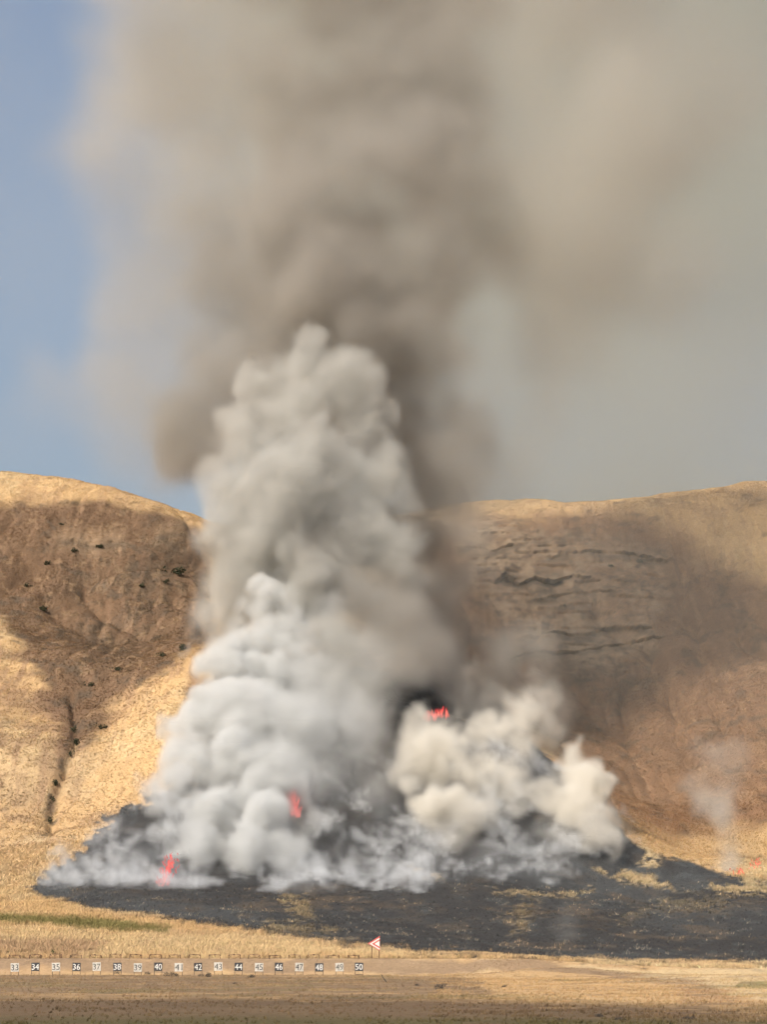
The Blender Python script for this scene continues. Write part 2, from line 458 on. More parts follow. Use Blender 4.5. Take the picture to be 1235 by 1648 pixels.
# ------------------------------------------------------------------ ground material
def ground_mat(name):
    m, nt, out = new_mat(name)
    b = node(nt, 'ShaderNodeBsdfPrincipled', Roughness=0.95)
    b.inputs['Specular IOR Level'].default_value = 0.08
    at_ = node(nt, 'ShaderNodeVertexColor', layer_name='Col')
    tc = node(nt, 'ShaderNodeTexCoord')
    mp = node(nt, 'ShaderNodeMapping'); mp.inputs['Scale'].default_value = (1.0, 0.8, 0.35)
    nt.links.new(tc.outputs['Object'], mp.inputs['Vector'])
    nz = node(nt, 'ShaderNodeTexNoise', Scale=1.7, Detail=8.0, Roughness=0.72)
    nt.links.new(mp.outputs[0], nz.inputs['Vector'])
    r = node(nt, 'ShaderNodeMapRange')
    r.inputs['From Min'].default_value = 0.28; r.inputs['From Max'].default_value = 0.72
    r.inputs['To Min'].default_value = 0.78; r.inputs['To Max'].default_value = 1.18
    nt.links.new(nz.outputs[0], r.inputs['Value'])
    mx = node(nt, 'ShaderNodeVectorMath', operation='SCALE')
    nt.links.new(at_.outputs['Color'], mx.inputs[0]); nt.links.new(r.outputs[0], mx.inputs['Scale'])
    nt.links.new(mx.outputs[0], b.inputs['Base Color'])
    bp = node(nt, 'ShaderNodeBump', Strength=0.4, Distance=0.4)
    nt.links.new(nz.outputs[0], bp.inputs['Height'])
    nt.links.new(bp.outputs[0], b.inputs['Normal'])
    nt.links.new(b.outputs[0], out.inputs['Surface'])
    return m
M_ground = ground_mat("dry_ground")

# the sheet is cut into ground, two hills and the burning knoll along shared vertices
ii = (np.arange(NR - 1)[:, None] * NC + np.arange(NC - 1)[None, :]).ravel()
Q = np.stack([ii, ii + 1, ii + NC + 1, ii + NC], 1)
cen = lambda A: 0.25 * (A[:-1, :-1] + A[1:, :-1] + A[:-1, 1:] + A[1:, 1:]).ravel()
cX, cY, cPx, cPy = cen(GX), cen(GYd), cen(PX), cen(PY)
KN = [(40, 1436), (150, 1340), (262, 1268), (330, 1180), (420, 1080), (600, 1050), (760, 1070), (900, 1200), (1000, 1310), (1066, 1382), (980, 1420), (830, 1440), (700, 1422), (500, 1446), (200, 1462)]
is_k = (poly_sd(cPx, cPy, KN) < 0) & (cY > 500) & (cY < 662)
is_h = (~is_k) & (cY > np.where(cPx < 560, 536, 552))
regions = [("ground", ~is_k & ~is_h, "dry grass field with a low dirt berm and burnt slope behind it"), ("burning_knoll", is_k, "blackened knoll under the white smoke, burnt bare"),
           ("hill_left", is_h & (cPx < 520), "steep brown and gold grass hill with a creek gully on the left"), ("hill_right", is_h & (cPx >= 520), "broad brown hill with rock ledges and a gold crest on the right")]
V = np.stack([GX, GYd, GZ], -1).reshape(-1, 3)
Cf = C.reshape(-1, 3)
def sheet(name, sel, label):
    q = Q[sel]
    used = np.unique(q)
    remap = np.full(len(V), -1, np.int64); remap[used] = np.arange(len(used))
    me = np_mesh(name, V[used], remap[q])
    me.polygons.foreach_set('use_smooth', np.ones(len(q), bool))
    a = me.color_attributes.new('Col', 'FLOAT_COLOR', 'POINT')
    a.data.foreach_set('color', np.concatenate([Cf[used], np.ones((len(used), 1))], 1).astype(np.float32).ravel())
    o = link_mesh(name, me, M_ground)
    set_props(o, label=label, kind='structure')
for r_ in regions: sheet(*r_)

# ------------------------------------------------------------------ where a pixel's sight line meets the land
def land(px, py, y0=150.0, y1=905.0):
    ys = np.arange(y0, y1, 0.25)
    u = (px - 617.5) / F
    xs = u * ys / CP                         # first guess, refined with the height below
    for _ in range(2):
        zs = height(xs, ys)
        xs = u * (ys * CP + (zs - CAM_H) * SP)
    _, pys = to_px(xs, ys, zs)
    k = np.argmax(pys <= py)
    return np.array([xs[k], ys[k], zs[k]])

# ------------------------------------------------------------------ grass
def tufts(name, label, n, weight, hgt, wid, colmul, blades=3, lean=0.35, upper=(1.25, 1.15)):
    """n clumps of standing straw, placed on the sheet with the given weight per cell"""
    cell = (np.abs(S[1:] - S[:-1])[None, :] * YS[:-1, None]) * (YS[1:] - YS[:-1])[:, None]
    inv = (np.abs(0.5 * (S[1:] + S[:-1])) < 0.170)[None, :] & (YS[:-1] > 140)[:, None] & (YS[:-1] < 905)[:, None]
    w = cell * inv * cen(weight).reshape(NR - 1, NC - 1)
    w = w.ravel() / w.sum()
    pick = np.searchsorted(np.cumsum(w), rng.random(n)); pick = np.clip(pick, 0, len(w) - 1)
    r, c = np.divmod(pick, NC - 1)
    a = rng.random(n); b = rng.random(n)
    def bil(A):
        return (A[r, c].T * ((1 - a) * (1 - b)) + A[r, c + 1].T * (a * (1 - b)) + A[r + 1, c].T * ((1 - a) * b) + A[r + 1, c + 1].T * (a * b)).T
    base = np.stack([bil(GX), bil(GYd), bil(GZ) - 0.04], 1)
    cc = bil(C) * np.array(colmul) * rng.uniform(0.88, 1.14, (n, 1)) * rng.uniform(0.96, 1.04, (n, 3))
    hs = hgt * rng.uniform(0.5, 1.35, n)
    P = np.zeros((n, blades, 3, 3), np.float32)
    for k in range(blades):
        th = rng.random(n) * math.tau
        dx, dy = np.cos(th), np.sin(th)
        ww = wid * rng.uniform(0.6, 1.3, n)
        off = rng.normal(0, 0.22 * hgt, (n, 2))
        o = base.copy(); o[:, 0] += off[:, 0]; o[:, 1] += off[:, 1]
        P[:, k, 0] = o - np.stack([dx * ww, dy * ww, 0 * ww], 1)
        P[:, k, 1] = o + np.stack([dx * ww, dy * ww, 0 * ww], 1)
        ln = rng.normal(0, lean, (n, 2)) * hs[:, None]
        P[:, k, 2] = o + np.stack([ln[:, 0] + 0.1 * hs, ln[:, 1], hs * rng.uniform(0.8, 1.1, n)], 1)
    me = np_mesh(name, P.reshape(-1, 3), np.arange(n * blades * 3).reshape(-1, 3))
    ca = np.ones((n, blades, 3, 4), np.float32)
    ca[..., :3] = np.clip(cc, 0.01, 0.75)[:, None, None, :]
    ca[:, :, 2, :3] *= upper[0]
    a_ = me.color_attributes.new('Col', 'FLOAT_COLOR', 'POINT')
    a_.data.foreach_set('color', np.clip(ca, 0, 0.8).ravel())
    o = link_mesh(name, me, M_grass)
    set_props(o, label=label, kind='stuff')
    return o

M_grass, nt, out = new_mat("straw")
vc = node(nt, 'ShaderNodeVertexColor', layer_name='Col')
df = node(nt, 'ShaderNodeBsdfDiffuse'); tr = node(nt, 'ShaderNodeBsdfTranslucent')
nt.links.new(vc.outputs[0], df.inputs['Color']); nt.links.new(vc.outputs[0], tr.inputs['Color'])
ge = node(nt, 'ShaderNodeNewGeometry')                       # straw scatters light like the slope it stands on: normals lean towards the sky
vm = node(nt, 'ShaderNodeVectorMath', operation='SCALE'); vm.inputs['Scale'].default_value = 0.45
nt.links.new(ge.outputs['Normal'], vm.inputs[0])
va = node(nt, 'ShaderNodeVectorMath', operation='ADD'); va.inputs[1].default_value = (0.0, -0.30, 0.85)
nt.links.new(vm.outputs[0], va.inputs[0])
vn = node(nt, 'ShaderNodeVectorMath', operation='NORMALIZE'); nt.links.new(va.outputs[0], vn.inputs[0])
nt.links.new(vn.outputs[0], df.inputs['Normal'])
ms = node(nt, 'ShaderNodeMixShader'); ms.inputs[0].default_value = 0.18
nt.links.new(df.outputs[0], ms.inputs[1]); nt.links.new(tr.outputs[0], ms.inputs[2])
nt.links.new(ms.outputs[0], out.inputs['Surface'])

nb = np.clip(1 - B, 0, 1)
patchy = 0.25 + 0.75 * sstep(-0.3, 0.4, n2 + 0.5 * n1)
hillw = (GYd > 545) * nb * (1 - 0.8 * cliff) * patchy
tufts("hill_grass", "dry straw grass standing all over the two hills", 210000, hillw, 0.36, 0.12, (0.97, 0.95, 0.90))
bandw = ((GYd > 400) & (GYd <= 545)) * nb * (0.4 + 0.6 * patchy)
tufts("bank_grass", "pale gold tall grass between berm and burnt slope", 60000, bandw, 0.62, 0.085, (0.98, 0.97, 0.94))
fieldw = (GYd <= 400) * (0.15 + 0.85 * sstep(-0.1, 0.5, n2 + 0.4 * n1)) * (0.4 + 0.6 * (PX > 690))
tufts("field_grass", "short dry stubble grass on the open field in front", 34000, fieldw, 0.20, 0.05, (0.88, 0.86, 0.83))
burnw = B * (0.2 + 0.8 * sstep(0.0, 0.5, n2 + n4))
tufts("burnt_stubble", "charred grey grass stubs across the blackened slope", 40000, burnw, 0.34, 0.07, (1.25, 1.22, 1.18))
strw = B * (PY > 1415) * (0.03 + sstep(0.25, 0.6, n2 + 0.6 * n4))
tufts("unburnt_tufts", "pale straw tufts left standing in the blackened slope", 1100, strw, 0.5, 0.055, (4.0, 3.4, 2.6))
# ------------------------------------------------------------------ number boards, target frames, danger sign
def box_bm(bm, c, s, rot=None):
    r = bmesh.ops.create_cube(bm, size=1.0)
    for v in r['verts']:
        v.co = Vector((v.co.x * s[0], v.co.y * s[1], v.co.z * s[2]))
        if rot is not None: v.co = rot @ v.co
        v.co += Vector(c)
    return r['verts']
def bm_obj(name, bm, mat, parent=None, bevel=0.0):
    if bevel:
        bmesh.ops.bevel(bm, geom=bm.edges[:], offset=bevel, segments=1, affect='EDGES')
    me = bpy.data.meshes.new(name); bm.to_mesh(me); bm.free()
    return link_mesh(name, me, mat, parent)
def empty(name, loc, rz=0.0):
    o = bpy.data.objects.new(name, None); o.empty_display_size = 0.3
    o.location = tuple(loc); o.rotation_euler = (0, 0, rz); col.objects.link(o)
    return o

M_wboard = plain("white_board_paint", (0.52, 0.50, 0.45), 0.6, 0.3, 2.0)
M_kboard = plain("black_board_paint", (0.028, 0.028, 0.032), 0.6, 0.3, 2.0)
M_wdigit = plain("white_digit_paint", (0.68, 0.68, 0.65), 0.6, 0.2, 4.0)
M_kdigit = plain("black_digit_paint", (0.035, 0.036, 0.038), 0.6, 0.2, 4.0)
M_post = plain("dark_timber_post", (0.050, 0.040, 0.032), 0.8, 0.4, 5.0)
M_rust = plain("rusty_brown_steel", (0.085, 0.040, 0.024), 0.75, 0.5, 4.0)
M_red = plain("red_sign_paint", (0.52, 0.10, 0.085), 0.55, 0.25, 1.5)
M_swhite = plain("white_sign_paint", (0.74, 0.66, 0.62), 0.55, 0.15, 1.5)

def digits_mesh(txt, w, h, depth):
    cu = bpy.data.curves.new('digits', 'FONT'); cu.body = txt; cu.extrude = depth; cu.offset = 0.0
    cu.align_x = 'CENTER'; cu.resolution_u = 4
    o = bpy.data.objects.new('digits', cu); col.objects.link(o)
    dg = bpy.context.evaluated_depsgraph_get()
    me = bpy.data.meshes.new_from_object(o.evaluated_get(dg))
    bpy.data.objects.remove(o); bpy.data.curves.remove(cu)
    me.materials.clear()
    n = len(me.vertices); co = np.zeros(n * 3, np.float32); me.vertices.foreach_get('co', co); co = co.reshape(-1, 3)
    lo, hi = co.min(0), co.max(0)
    out = np.zeros_like(co)
    out[:, 0] = ((co[:, 0] - lo[0]) / (hi[0] - lo[0]) - 0.5) * w
    out[:, 2] = ((co[:, 1] - lo[1]) / (hi[1] - lo[1]) - 0.5) * h
    out[:, 1] = -co[:, 2]
    me.vertices.foreach_set('co', out.ravel()); me.update()
    return me

PXM = 380 / F / CP
BOARD_X = [24, 57, 90.5, 123, 156, 189, 222, 254.5, 287.5, 319, 351.5, 384, 417, 449, 481.5, 514, 547, 578]
for i, bx_ in enumerate(BOARD_X):
    num = 33 + i
    dark = num % 2 == 0
    Y = 379.6
    x = (bx_ - 617.5) / F * (Y * CP + (1.5 - CAM_H) * SP)
    z = float(height(np.array([x]), np.array([Y]))[0])
    root = empty("number_board", (x, Y, z - 0.03), rng.uniform(-0.05, 0.05))
    root.rotation_euler[1] = rng.uniform(-0.035, 0.035); root.rotation_euler[0] = rng.uniform(-0.06, 0.06)
    set_props(root, "%s board with %s number %d standing %s" % ("black" if dark else "white", "white" if dark else "black", num, ("first in the row" if num == 33 else "at the row's end" if num == 50 else "between boards %d and %d" % (num - 1, num + 1))), "board", "numbered range boards along the berm")
    lh = 0.60 + rng.uniform(-0.09, 0.07); bs = 1.20
    bm = bmesh.new(); box_bm(bm, (0, 0, lh + bs / 2), (bs, 0.05, bs))
    bm_obj("panel", bm, M_kboard if dark else M_wboard, root, 0.006)
    d = link_mesh("digits", digits_mesh(str(num), 1.05, 0.84, 0.02), M_wdigit if dark else M_kdigit, root)
    d.location = (0, -0.032, lh + bs / 2)
    for s in (-1, 1):
        bm = bmesh.new(); box_bm(bm, (s * 0.55, 0.055, (lh + 0.9) / 2), (0.07, 0.05, lh + 0.9))
        bm_obj("post", bm, M_post, root, 0.006)
    if num == 50:
        bm = bmesh.new(); box_bm(bm, (0, 0.05, 0.10), (1.03, 0.05, 0.07)); bm_obj("cross_bar", bm, M_post, root)

FR_X = [-9.5, 23.5, 57, 89.5, 122, 153.5, 185.5, 218, 250, 281, 313, 345.5, 377.5, 409, 442.5, 474, 505, 537, 569]
for i, fx in enumerate(FR_X):
    num = 32 + i
    Y = 393.2
    x = (fx - 617.5) / F * (Y * CP - 2 * SP)
    z = float(height(np.array([x]), np.array([Y]))[0])
    root = empty("target_frame", (x, Y, z - 0.05), rng.uniform(-0.04, 0.04))
    root.rotation_euler[1] = rng.uniform(-0.03, 0.03)
    lab = ("rusty brown target frame right above board number %d" % num) if num > 32 else "rusty brown target frame cut off by the left picture edge"
    set_props(root, lab, "target frame", "target frames along the top of the berm")
    hh = 0.62 + rng.uniform(-0.08, 0.08)
    bm = bmesh.new(); box_bm(bm, (0, 0, hh), (1.75, 0.07, 0.07)); bm_obj("rail", bm, M_rust, root, 0.008)
    for s in (-1, 1):
        bm = bmesh.new(); box_bm(bm, (s * 0.86, 0, hh / 2 - 0.04), (0.10, 0.09, hh - 0.01))
        bm_obj("post", bm, M_rust, root, 0.008)
        bm = bmesh.new(); box_bm(bm, (s * 0.72, 0.0, hh - 0.15), (0.07, 0.05, 0.36), Matrix.Rotation(s * 0.8, 3, 'Y'))
        bm_obj("brace", bm, M_rust, root)
    bm = bmesh.new(); box_bm(bm, (rng.uniform(-0.1, 0.1), -0.01, hh + 0.02), (0.34, 0.13, 0.15)); bm_obj("clamp", bm, M_rust, root, 0.02)

def prism(name, pts, y0, y1, mat, parent):
    """flat outline (x, z) given thickness from y0 to y1"""
    bm = bmesh.new()
    a = [bm.verts.new((p[0], y0, p[1])) for p in pts]; b = [bm.verts.new((p[0], y1, p[1])) for p in pts]
    n = len(pts)
    bm.faces.new(a); bm.faces.new(b[::-1])
    for k in range(n): bm.faces.new((a[k], b[k], b[(k + 1) % n], a[(k + 1) % n]))
    bmesh.ops.recalc_face_normals(bm, faces=bm.faces)
    return bm_obj(name, bm, mat, parent)

YS_ = 394.6
base = at(605, 1539, YS_)
zg = float(height(np.array([base[0]]), np.array([YS_]))[0])
root = empty("arrow_sign", (base[0], YS_, zg - 0.05))
set_props(root, "red triangular sign with white chevron pointing sideways, on two posts", "sign")
k = YS_ / F / CP
def sp_(px, py):
    p = at(px, py, YS_); return (p[0] - base[0], p[2] - zg + 0.05)
prism("panel", [sp_(592, 1518), sp_(611.5, 1505.5), sp_(611.5, 1529.5)], -0.03, 0.03, M_red, root)
prism("chevron", [sp_(595, 1518.3), sp_(611.2, 1508.6), sp_(611.2, 1511.0), sp_(598.6, 1518.4), sp_(611.2, 1526.0), sp_(611.2, 1528.0)], -0.045, -0.0325, M_swhite, root)
prism("centre_triangle", [sp_(603.0, 1518.4), sp_(611.2, 1513.6), sp_(611.2, 1523.0)], -0.045, -0.0325, M_swhite, root)
for px_, pt in ((598.6, 1522), (610.4, 1527)):
    x_, zt = sp_(px_, pt)
    bm = bmesh.new(); box_bm(bm, (x_, 0.07, zt / 2), (0.11, 0.07, zt)); bm_obj("post", bm, M_rust, root, 0.008)

# a stick lying on the field
p = land(618, 1581)
bm = bmesh.new()
v = [bm.verts.new(q) for q in ((0.35, 0, 0.02), (0.1, 0.02, 0.34), (-0.12, 0.0, 0.62), (-0.30, -0.02, 1.0))]
for a_, b_ in zip(v[:-1], v[1:]): bm.edges.new((a_, b_))
me = bpy.data.meshes.new("stick"); bm.to_mesh(me); bm.free()
o = link_mesh("stick", me, M_post)
sk = o.modifiers.new("skin", 'SKIN')
for j, r_ in enumerate((0.05, 0.045, 0.04, 0.025)): me.skin_vertices[0].data[j].radius = (r_, r_)
o.location = tuple(p)
set_props(o, "thin dark stick leaning out of the field right of board 50", "stick")

# ------------------------------------------------------------------ shrubs
def leaf_mat(name, rgb):
    m, nt, out = new_mat(name)
    df = node(nt, 'ShaderNodeBsdfDiffuse'); oi = node(nt, 'ShaderNodeNewGeometry')
    hsv = node(nt, 'ShaderNodeHueSaturation'); hsv.inputs['Color'].default_value = (*rgb, 1)
    mr = node(nt, 'ShaderNodeMapRange'); mr.inputs['To Min'].default_value = 0.55; mr.inputs['To Max'].default_value = 1.5
    nt.links.new(oi.outputs['Random Per Island'], mr.inputs['Value']); nt.links.new(mr.outputs[0], hsv.inputs['Value'])
    nt.links.new(hsv.outputs[0], df.inputs['Color']); nt.links.new(df.outputs[0], out.inputs['Surface'])
    return m
M_leaf = leaf_mat("dark_scrub_leaves", (0.045, 0.048, 0.030))
M_twig = leaf_mat("grey_dry_twigs", (0.075, 0.066, 0.058))
M_gleaf = leaf_mat("green_weed_leaves", (0.060, 0.075, 0.030))
def shrub_mesh(name, n, seed, leaf=0.22):
    g = np.random.default_rng(seed)
    lob = g.normal(0, 0.45, (7, 3)); lob[:, 2] = np.abs(lob[:, 2]) * 0.8 + 0.3
    P = []
    for q in range(n):
        c = lob[g.integers(7)]; v = g.normal(0, 1, 3); v /= np.linalg.norm(v)
        p = c + v * g.uniform(0.2, 0.5)
        p[2] = max(p[2], 0.02)
        a = g.normal(0, 1, 3); a /= np.linalg.norm(a); b_ = np.cross(a, g.normal(0, 1, 3)); b_ /= np.linalg.norm(b_)
        s = leaf * g.uniform(0.5, 1.3)
        P += [p - a * s * 0.5, p + b_ * s * 0.35, p + a * s * 0.6, p - b_ * s * 0.35]
    P = np.array(P); P[:, :2] /= 1.0
    return np_mesh(name, P, np.arange(len(P)).reshape(-1, 4))
SH = [shrub_mesh("shrub", 260, s) for s in (1, 2, 3)]
for me in SH: me.materials.append(M_leaf)
TW = shrub_mesh("tumbleweed", 520, 8, 0.16); TW.materials.append(M_twig)
GR = shrub_mesh("weed", 220, 11, 0.2); GR.materials.append(M_gleaf)
BUSH = [(75, 905, 7, 6, 'round dark bush alone high on the brown left hillside', 0), (288, 918, 17, 9, 'wide dark bush near the smoke on the left hillside', 1), (42, 941, 6, 5, 'small dark bush low left of the round hillside bush', 2),
        (70, 978, 10, 6, 'flat dark bush below the round bush on the left hillside', 0), (266, 935, 7, 5, 'small dark bush just below the wide bush by the smoke', 2), (228, 942, 7, 4, 'little dark bush left of the wide bush by the smoke', 1),
        (293, 1040, 9, 9, 'dark bush beside the smoke at the top of the gold spur', 0), (262, 1052, 7, 6, 'dark bush on the upper edge of the gold spur', 2), (166, 1168, 9, 6, 'dark bush right of the creek gully on the gold slope edge', 1),
        (118, 1172, 6, 7, 'bush in the upper creek gully', 2), (122, 1192, 8, 9, 'large bush filling the narrow of the creek gully', 0), (113, 1212, 5, 6, 'bush just under the narrow of the creek gully', 1), (90, 1258, 6, 8, 'bush at the bend of the lower creek gully', 0),
        (86, 1285, 4, 6, 'thin bush under the bend of the creek gully', 2), (80, 1318, 4, 8, 'lowest bush at the foot of the creek gully', 1), (147, 1100, 8, 5, 'bush on the shaded slope above the creek gully', 1), (190, 1075, 9, 5, 'flat bush high above the creek gully', 2),
        (120, 885, 8, 4, 'low bush on the rock ledge of the left hill', 1), (160, 878, 9, 4, 'low wide bush on the rock ledge right of its neighbour', 0), (100, 843, 6, 3, 'tiny bush under the gold crest of the left hill', 2),
        (985, 910, 6, 4, 'dark bush among the rock ledges of the right hill', 0), (910, 975, 5, 5, 'dark bush on the lower rock ledge of the right hill', 2), (1030, 902, 7, 4, 'dark bush at the right end of the rock ledges', 1)]
for px_, py_, rx, rz, lab, kd in BUSH:
    p = land(px_, py_ + rz * 0.8, 540)
    o = bpy.data.objects.new("shrub", SH[kd]); col.objects.link(o)
    s = p[1] / F / CP
    o.location = tuple(p - np.array([0, 0, 0.15])); o.scale = (rx * s, rx * s, rz * s * 1.5); o.rotation_euler = (0, 0, rng.random() * 6.28)
    set_props(o, lab, "bush", "dark bushes on the hillsides")
LOW = [(708, 1592, 8.0, 7.0, TW, "dark round tumbleweed lying on the open field", "tumbleweed"), (276, 1571, 9.5, 5, TW, "wide dry grey clump at the posts of board 41", "clump"), (335, 1572, 5, 5, TW, "round dry clump between boards 42 and 43", "clump"),
       (323, 1571, 4, 3, TW, "low dry clump in front of board 42", "clump"), (188, 1567, 4, 3, TW, "small dry clump in front of board 38", "clump"), (238, 1568, 4.5, 3, TW, "small dry clump between boards 39 and 40", "clump"),
       (405, 1573, 6, 3.5, TW, "flat dry clump between boards 44 and 45", "clump"), (85, 1536, 4, 6, GR, "green weed on the berm behind board 35", "weed"), (148, 1530, 4, 3, TW, "grey weed on the bank behind board 37", "weed"),
       (13, 1535, 3, 4, GR, "green weed on the berm left of board 33", "weed"), (378, 1583, 4, 2, TW, "thin dry clump on the field in front of board 44", "clump"), (965, 1636, 9, 4, TW, "flat dark clump at the bottom edge of the field", "clump"),
       (997, 1641, 8, 4, TW, "dark clump right of the flat one at the bottom edge", "clump"), (1108, 1640, 8, 4, TW, "dark clump near the bottom right of the field", "clump"), (902, 1641, 5, 3, TW, "small clump left of the flat one at the bottom edge", "clump"),
       (672, 1586, 4, 2.5, TW, "small clump just left of the round tumbleweed", "clump"), (812, 1588, 5, 2.5, TW, "low clump in the gold grass right of the tumbleweed", "clump")]
for px_, py_, rx, rz, me, lab, cat in LOW:
    p = land(px_, py_, 140)
    o = bpy.data.objects.new("tumbleweed" if cat == "tumbleweed" else ("weed_plant" if cat == "weed" else "dry_clump"), me); col.objects.link(o)
    s = p[1] / F / CP
    o.location = tuple(p - np.array([0, 0, 0.04])); o.scale = (rx * s, rx * s, rz * s * 1.35); o.rotation_euler = (0, 0, rng.random() * 6.28)
    set_props(o, lab, cat, "dry weeds on the field")

# ------------------------------------------------------------------ flames
M_fire, nt, out = new_mat("flame")
em = node(nt, 'ShaderNodeEmission', Strength=1.2)
lw = node(nt, 'ShaderNodeTexNoise', Scale=0.7, Detail=4.0); tc = node(nt, 'ShaderNodeTexCoord'); nt.links.new(tc.outputs['Object'], lw.inputs['Vector'])
cr = node(nt, 'ShaderNodeValToRGB'); cr.color_ramp.elements[0].color = (0.80, 0.05, 0.055, 1); cr.color_ramp.elements[1].color = (1.0, 0.20, 0.15, 1)
cr.color_ramp.elements[0].position = 0.35; cr.color_ramp.elements[1].position = 0.7
nt.links.new(lw.outputs[0], cr.inputs[0]); nt.links.new(cr.outputs[0], em.inputs['Color']); tp = node(nt, 'ShaderNodeBsdfTransparent'); mx_ = node(nt, 'ShaderNodeMixShader'); mx_.inputs[0].default_value = 0.24
nt.links.new(tp.outputs[0], mx_.inputs[1]); nt.links.new(em.outputs[0], mx_.inputs[2]); nt.links.new(mx_.outputs[0], out.inputs['Surface'])
M_fire.cycles.emission_sampling = 'NONE'
def tongue(P, Fc, c, h, r, g):
    n, m = 7, 6
    ph = g.random() * 6.28; sw = g.uniform(0.3, 0.9) * h * 0.4
    i0 = len(P)
    for i in range(n):
        t = i / (n - 1)
        rr = r * (0.35 + 1.9 * t) * (1 - t) ** 0.9 * 1.6 if i < n - 1 else 0.01
        ox = sw * math.sin(t * 3.2 + ph) * t; oy = sw * math.cos(t * 2.5 + ph) * t
        for k in range(m):
            a = math.tau * k / m
            P.append((c[0] + ox + rr * math.cos(a), c[1] + oy + rr * math.sin(a) * 0.6, c[2] + t * h))
    for i in range(n - 1):
        for k in range(m):
            Fc.append((i0 + i * m + k, i0 + i * m + (k + 1) % m, i0 + (i + 1) * m + (k + 1) % m, i0 + (i + 1) * m + k))
FIRES = [("tall thin line of red flame climbing the smoke covered knoll", [(467, 1288), (470, 1284), (474, 1290), (470, 1298), (476, 1302), (472, 1308), (478, 1314), (475, 1320), (481, 1326), (479, 1332), (484, 1338), (486, 1346), (482, 1344), (466, 1284), (472, 1278)], 2.8, 0.26, -6),
         ("red flame at the lower left edge of the burning knoll", [(263, 1420), (265, 1412), (268, 1406), (266, 1400), (271, 1396), (275, 1390), (272, 1386), (280, 1382), (262, 1416)], 1.5, 0.18, -1),
         ("red flame tips showing above the creamy smoke puffs", [(690, 1153), (695, 1152), (700, 1151), (705, 1150), (710, 1148), (714, 1146), (718, 1150)], 2.0, 0.17, -8),
         ("small red flame at the far right beside dark grey smoke", [(1188, 1403), (1191, 1402), (1194, 1401), (1217, 1393), (1219, 1389), (1220, 1385)], 0.8, 0.13, -1)]
for lab, pts, h, r, dy in FIRES:
    g = np.random.default_rng(len(lab))
    P, Fc = [], []
    w0 = land(pts[0][0], min(pts[0][1] + 4, 1425), 500)
    Y0 = w0[1] + dy
    o0 = at(pts[0][0], pts[0][1], Y0)
    for px_, py_ in pts:
        c = at(px_, py_, Y0 + g.uniform(-0.6, 0.6)) - o0
        for q in range(9):
            tongue(P, Fc, c + np.array([g.normal(0, 0.55), g.normal(0, 0.5), -0.3 * h + g.normal(0, 0.4)]), h * g.uniform(0.35, 1.1), r * g.uniform(0.5, 1.1), g)
    o = link_mesh("flame", np_mesh("flame", np.array(P), np.array(Fc)), M_fire)
    o.location = tuple(o0)
    set_props(o, lab, "flame", "flames of the grass fire")
# ------------------------------------------------------------------ smoke
def bspl(n, nl, sc, off):
    """cubic B-spline weights of n samples on a lattice of nl nodes"""
    t = np.arange(n) * sc + off
    i = np.floor(t).astype(int); f = t - i
    M = np.zeros((n, nl), np.float32)
    w = [(1 - f) ** 3 / 6, (3 * f ** 3 - 6 * f ** 2 + 4) / 6, (-3 * f ** 3 + 3 * f ** 2 + 3 * f + 1) / 6, f ** 3 / 6]
    for k in range(4): M[np.arange(n), i + k] += w[k]
    return M

class Grid:
    def __init__(s, lo, hi, vox):
        s.lo = np.array(lo, float); s.vox = vox
        s.n = np.ceil((np.array(hi, float) - s.lo) / vox).astype(int) + 1
        s.hi = s.lo + (s.n - 1) * vox
        s.ax = [np.arange(s.n[k], dtype=np.float32) * vox + np.float32(s.lo[k]) for k in range(3)]
    def noise(s, size, seed):
        """smooth noise of about unit spread; size = lattice pitch in metres (one number or x, y, z)"""
        size = np.broadcast_to(np.array(size, float), (3,))
        sc = s.vox / size
        nl = np.ceil((s.n - 1) * sc).astype(int) + 5
        a = np.random.default_rng(seed).normal(0, 1.9, nl).astype(np.float32)
        a = np.tensordot(bspl(s.n[0], nl[0], sc[0], 0.3), a, (1, 0))
        a = np.tensordot(bspl(s.n[1], nl[1], sc[1], 0.6), a, (1, 1)).transpose(1, 0, 2)
        a = np.tensordot(a, bspl(s.n[2], nl[2], sc[2], 0.1), (2, 1))
        return a
    def fbm(s, size, seed, octs=3, gain=0.5):
        t = 0; a = 1.0; size = np.array(size, float)
        for o in range(octs):
            t = t + a * s.noise(size / 2 ** o, seed + o); a *= gain
        return t
    def warp(s, amps, seed):
        """grid coordinates stirred by noise"""
        s.W = []
        for k in range(3):
            sh = [1, 1, 1]; sh[k] = -1
            w = np.zeros(s.n, np.float32) + s.ax[k].reshape(sh)
            for j, (size, amp) in enumerate(amps):
                w += amp * s.noise(size, seed + 10 * j + k)
            s.W.append(w)
    def spheres(s, balls, sq=(1, 1, 1)):
        """depth inside the union of balls (metres), and the weight of the ball that gives it"""
        D = np.full(s.n, -50.0, np.float32); Wt = np.zeros(s.n, np.float32)
        pad = 3.2
        for x, y, z, r, w in balls:
            i0 = np.maximum(((np.array([x, y, z]) - r - pad - s.lo) / s.vox).astype(int), 0)
            i1 = np.minimum(((np.array([x, y, z]) + r + pad - s.lo) / s.vox).astype(int) + 2, s.n)
            if (i1 <= i0).any(): continue
            sl = tuple(slice(a, b) for a, b in zip(i0, i1))
            d = r - np.sqrt((s.W[0][sl] - x) ** 2 + (s.W[1][sl] - y) ** 2 + (s.W[2][sl] - z) ** 2)
            up = d > D[sl]
            D[sl] = np.where(up, d, D[sl]); Wt[sl] = np.where(up, w, Wt[sl])
        return D, Wt

